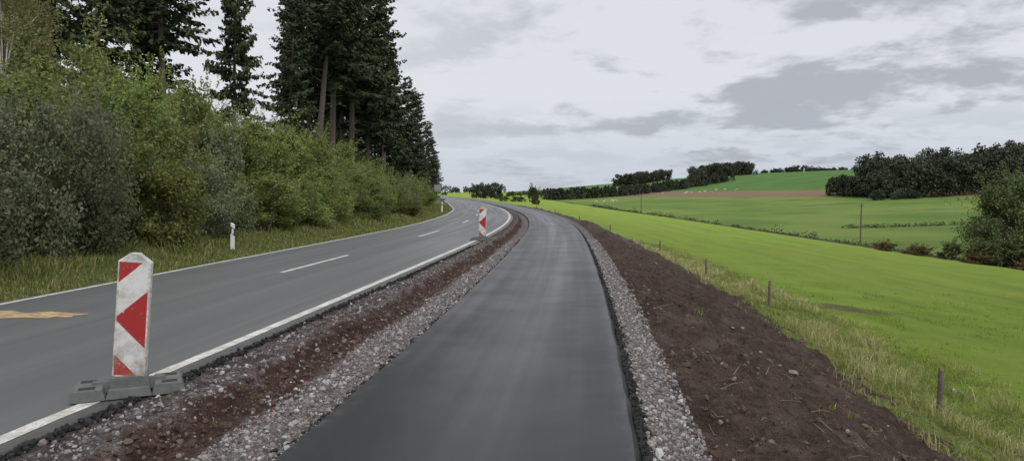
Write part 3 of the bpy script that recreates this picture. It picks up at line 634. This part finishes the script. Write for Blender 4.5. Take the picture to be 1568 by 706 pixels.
for i in range(12):
    x=U(95,150); y=U(440,500); obj('cow',cw,None,(x,y,float(ground(x,y))),(0,0,U(0,6.28)),(.9,)*3)
for i in range(5):
    x=U(36,60); y=U(345,400); obj('cow',cw,None,(x,y,float(ground(x,y))),(0,0,U(0,6.28)),(.9,)*3)
# ------------------------------------------------------------------ world
wld=bpy.data.worlds.new('World'); sc.world=wld; wld.use_nodes=True; nt=wld.node_tree; nt.nodes.clear()
tc=nt.nodes.new('ShaderNodeTexCoord').outputs['Generated']; x,y,z=sep(nt,tc)
zc=M(nt,'MAXIMUM',z,0.0); zd=M(nt,'ADD',zc,.20)
cv=comb(nt,M(nt,'DIVIDE',x,zd),M(nt,'DIVIDE',y,zd),2.3)
base=mixc(nt,step(nt,z,0,.14),(.59,.64,.73),(.76,.78,.82))
base=mixc(nt,step(nt,z,.3,.9),base,(1.30,1.32,1.34))
c1=noise(nt,cv,1.9,6,.58,dist=.2); c3=noise(nt,cv,4.2,4,.6)
az=step(nt,x,-.15,.25)
thick=M(nt,'ADD',M(nt,'MULTIPLY',c1,.68),M(nt,'MULTIPLY',c3,.30))
def blob(cx,cz,rx,rz_,amp,src):
    a=M(nt,'DIVIDE',M(nt,'SUBTRACT',x,cx),rx); c=M(nt,'DIVIDE',M(nt,'SUBTRACT',z,cz),rz_)
    g=M(nt,'POWER',2.718,M(nt,'MULTIPLY',-1.0,M(nt,'ADD',M(nt,'MULTIPLY',a,a),M(nt,'MULTIPLY',c,c))))
    return M(nt,'ADD',src,M(nt,'MULTIPLY',g,amp))
for q in [(.44,.135,.16,.045,.12),(.26,.185,.05,.018,.09),(.37,.21,.05,.018,.09),(.56,.25,.10,.04,.12),(.16,.155,.05,.02,.06),(.02,.085,.11,.010,.10),(.15,.088,.05,.010,.09),(.30,.115,.08,.02,.08)]:
    thick=blob(*q,thick)
k=M(nt,'MULTIPLY',step(nt,thick,.515,.63),M(nt,'ADD',.35,M(nt,'MULTIPLY',az,.45)))
colr=mixc(nt,k,base,(.375,.395,.445))
lowb=M(nt,'MULTIPLY',step(nt,noise(nt,cv,2.6,4,.55),.46,.60),M(nt,'MULTIPLY',step(nt,z,.02,.05),step(nt,z,.13,.08)))
colr=mixc(nt,M(nt,'MULTIPLY',lowb,.35),colr,(.46,.50,.57))
bg=nt.nodes.new('ShaderNodeBackground'); L(nt,colr,bg.inputs[0]); bg.inputs[1].default_value=1.0
sky=nt.nodes.new('ShaderNodeTexSky'); sky.sky_type='NISHITA'; sky.sun_disc=False; sky.sun_elevation=math.radians(50); sky.sun_rotation=math.radians(150)
bs=nt.nodes.new('ShaderNodeBackground'); L(nt,sky.outputs[0],bs.inputs[0]); bs.inputs[1].default_value=.1
mx=nt.nodes.new('ShaderNodeMixShader'); mx.inputs[0].default_value=.93; L(nt,bs.outputs[0],mx.inputs[1]); L(nt,bg.outputs[0],mx.inputs[2])
wo=nt.nodes.new('ShaderNodeOutputWorld'); L(nt,mx.outputs[0],wo.inputs[0])
sl=bpy.data.lights.new('sun','SUN'); sl.energy=1.35; sl.angle=math.radians(14); sl.color=(1,.97,.92)
so=obj('sun',sl); a=math.radians(150); el=math.radians(50)
dv=Vector((math.sin(a)*math.cos(el),math.cos(a)*math.cos(el),math.sin(el))); so.rotation_euler=dv.to_track_quat('Z','Y').to_euler()
# ------------------------------------------------------------------ camera
cd=bpy.data.cameras.new('camera'); cd.lens=25.71; cd.sensor_width=36; cd.clip_end=6000; cd.clip_start=.05
co=obj('camera',cd,None,(0,0,1.6),(math.radians(90-2.96),0,0)); sc.camera=co
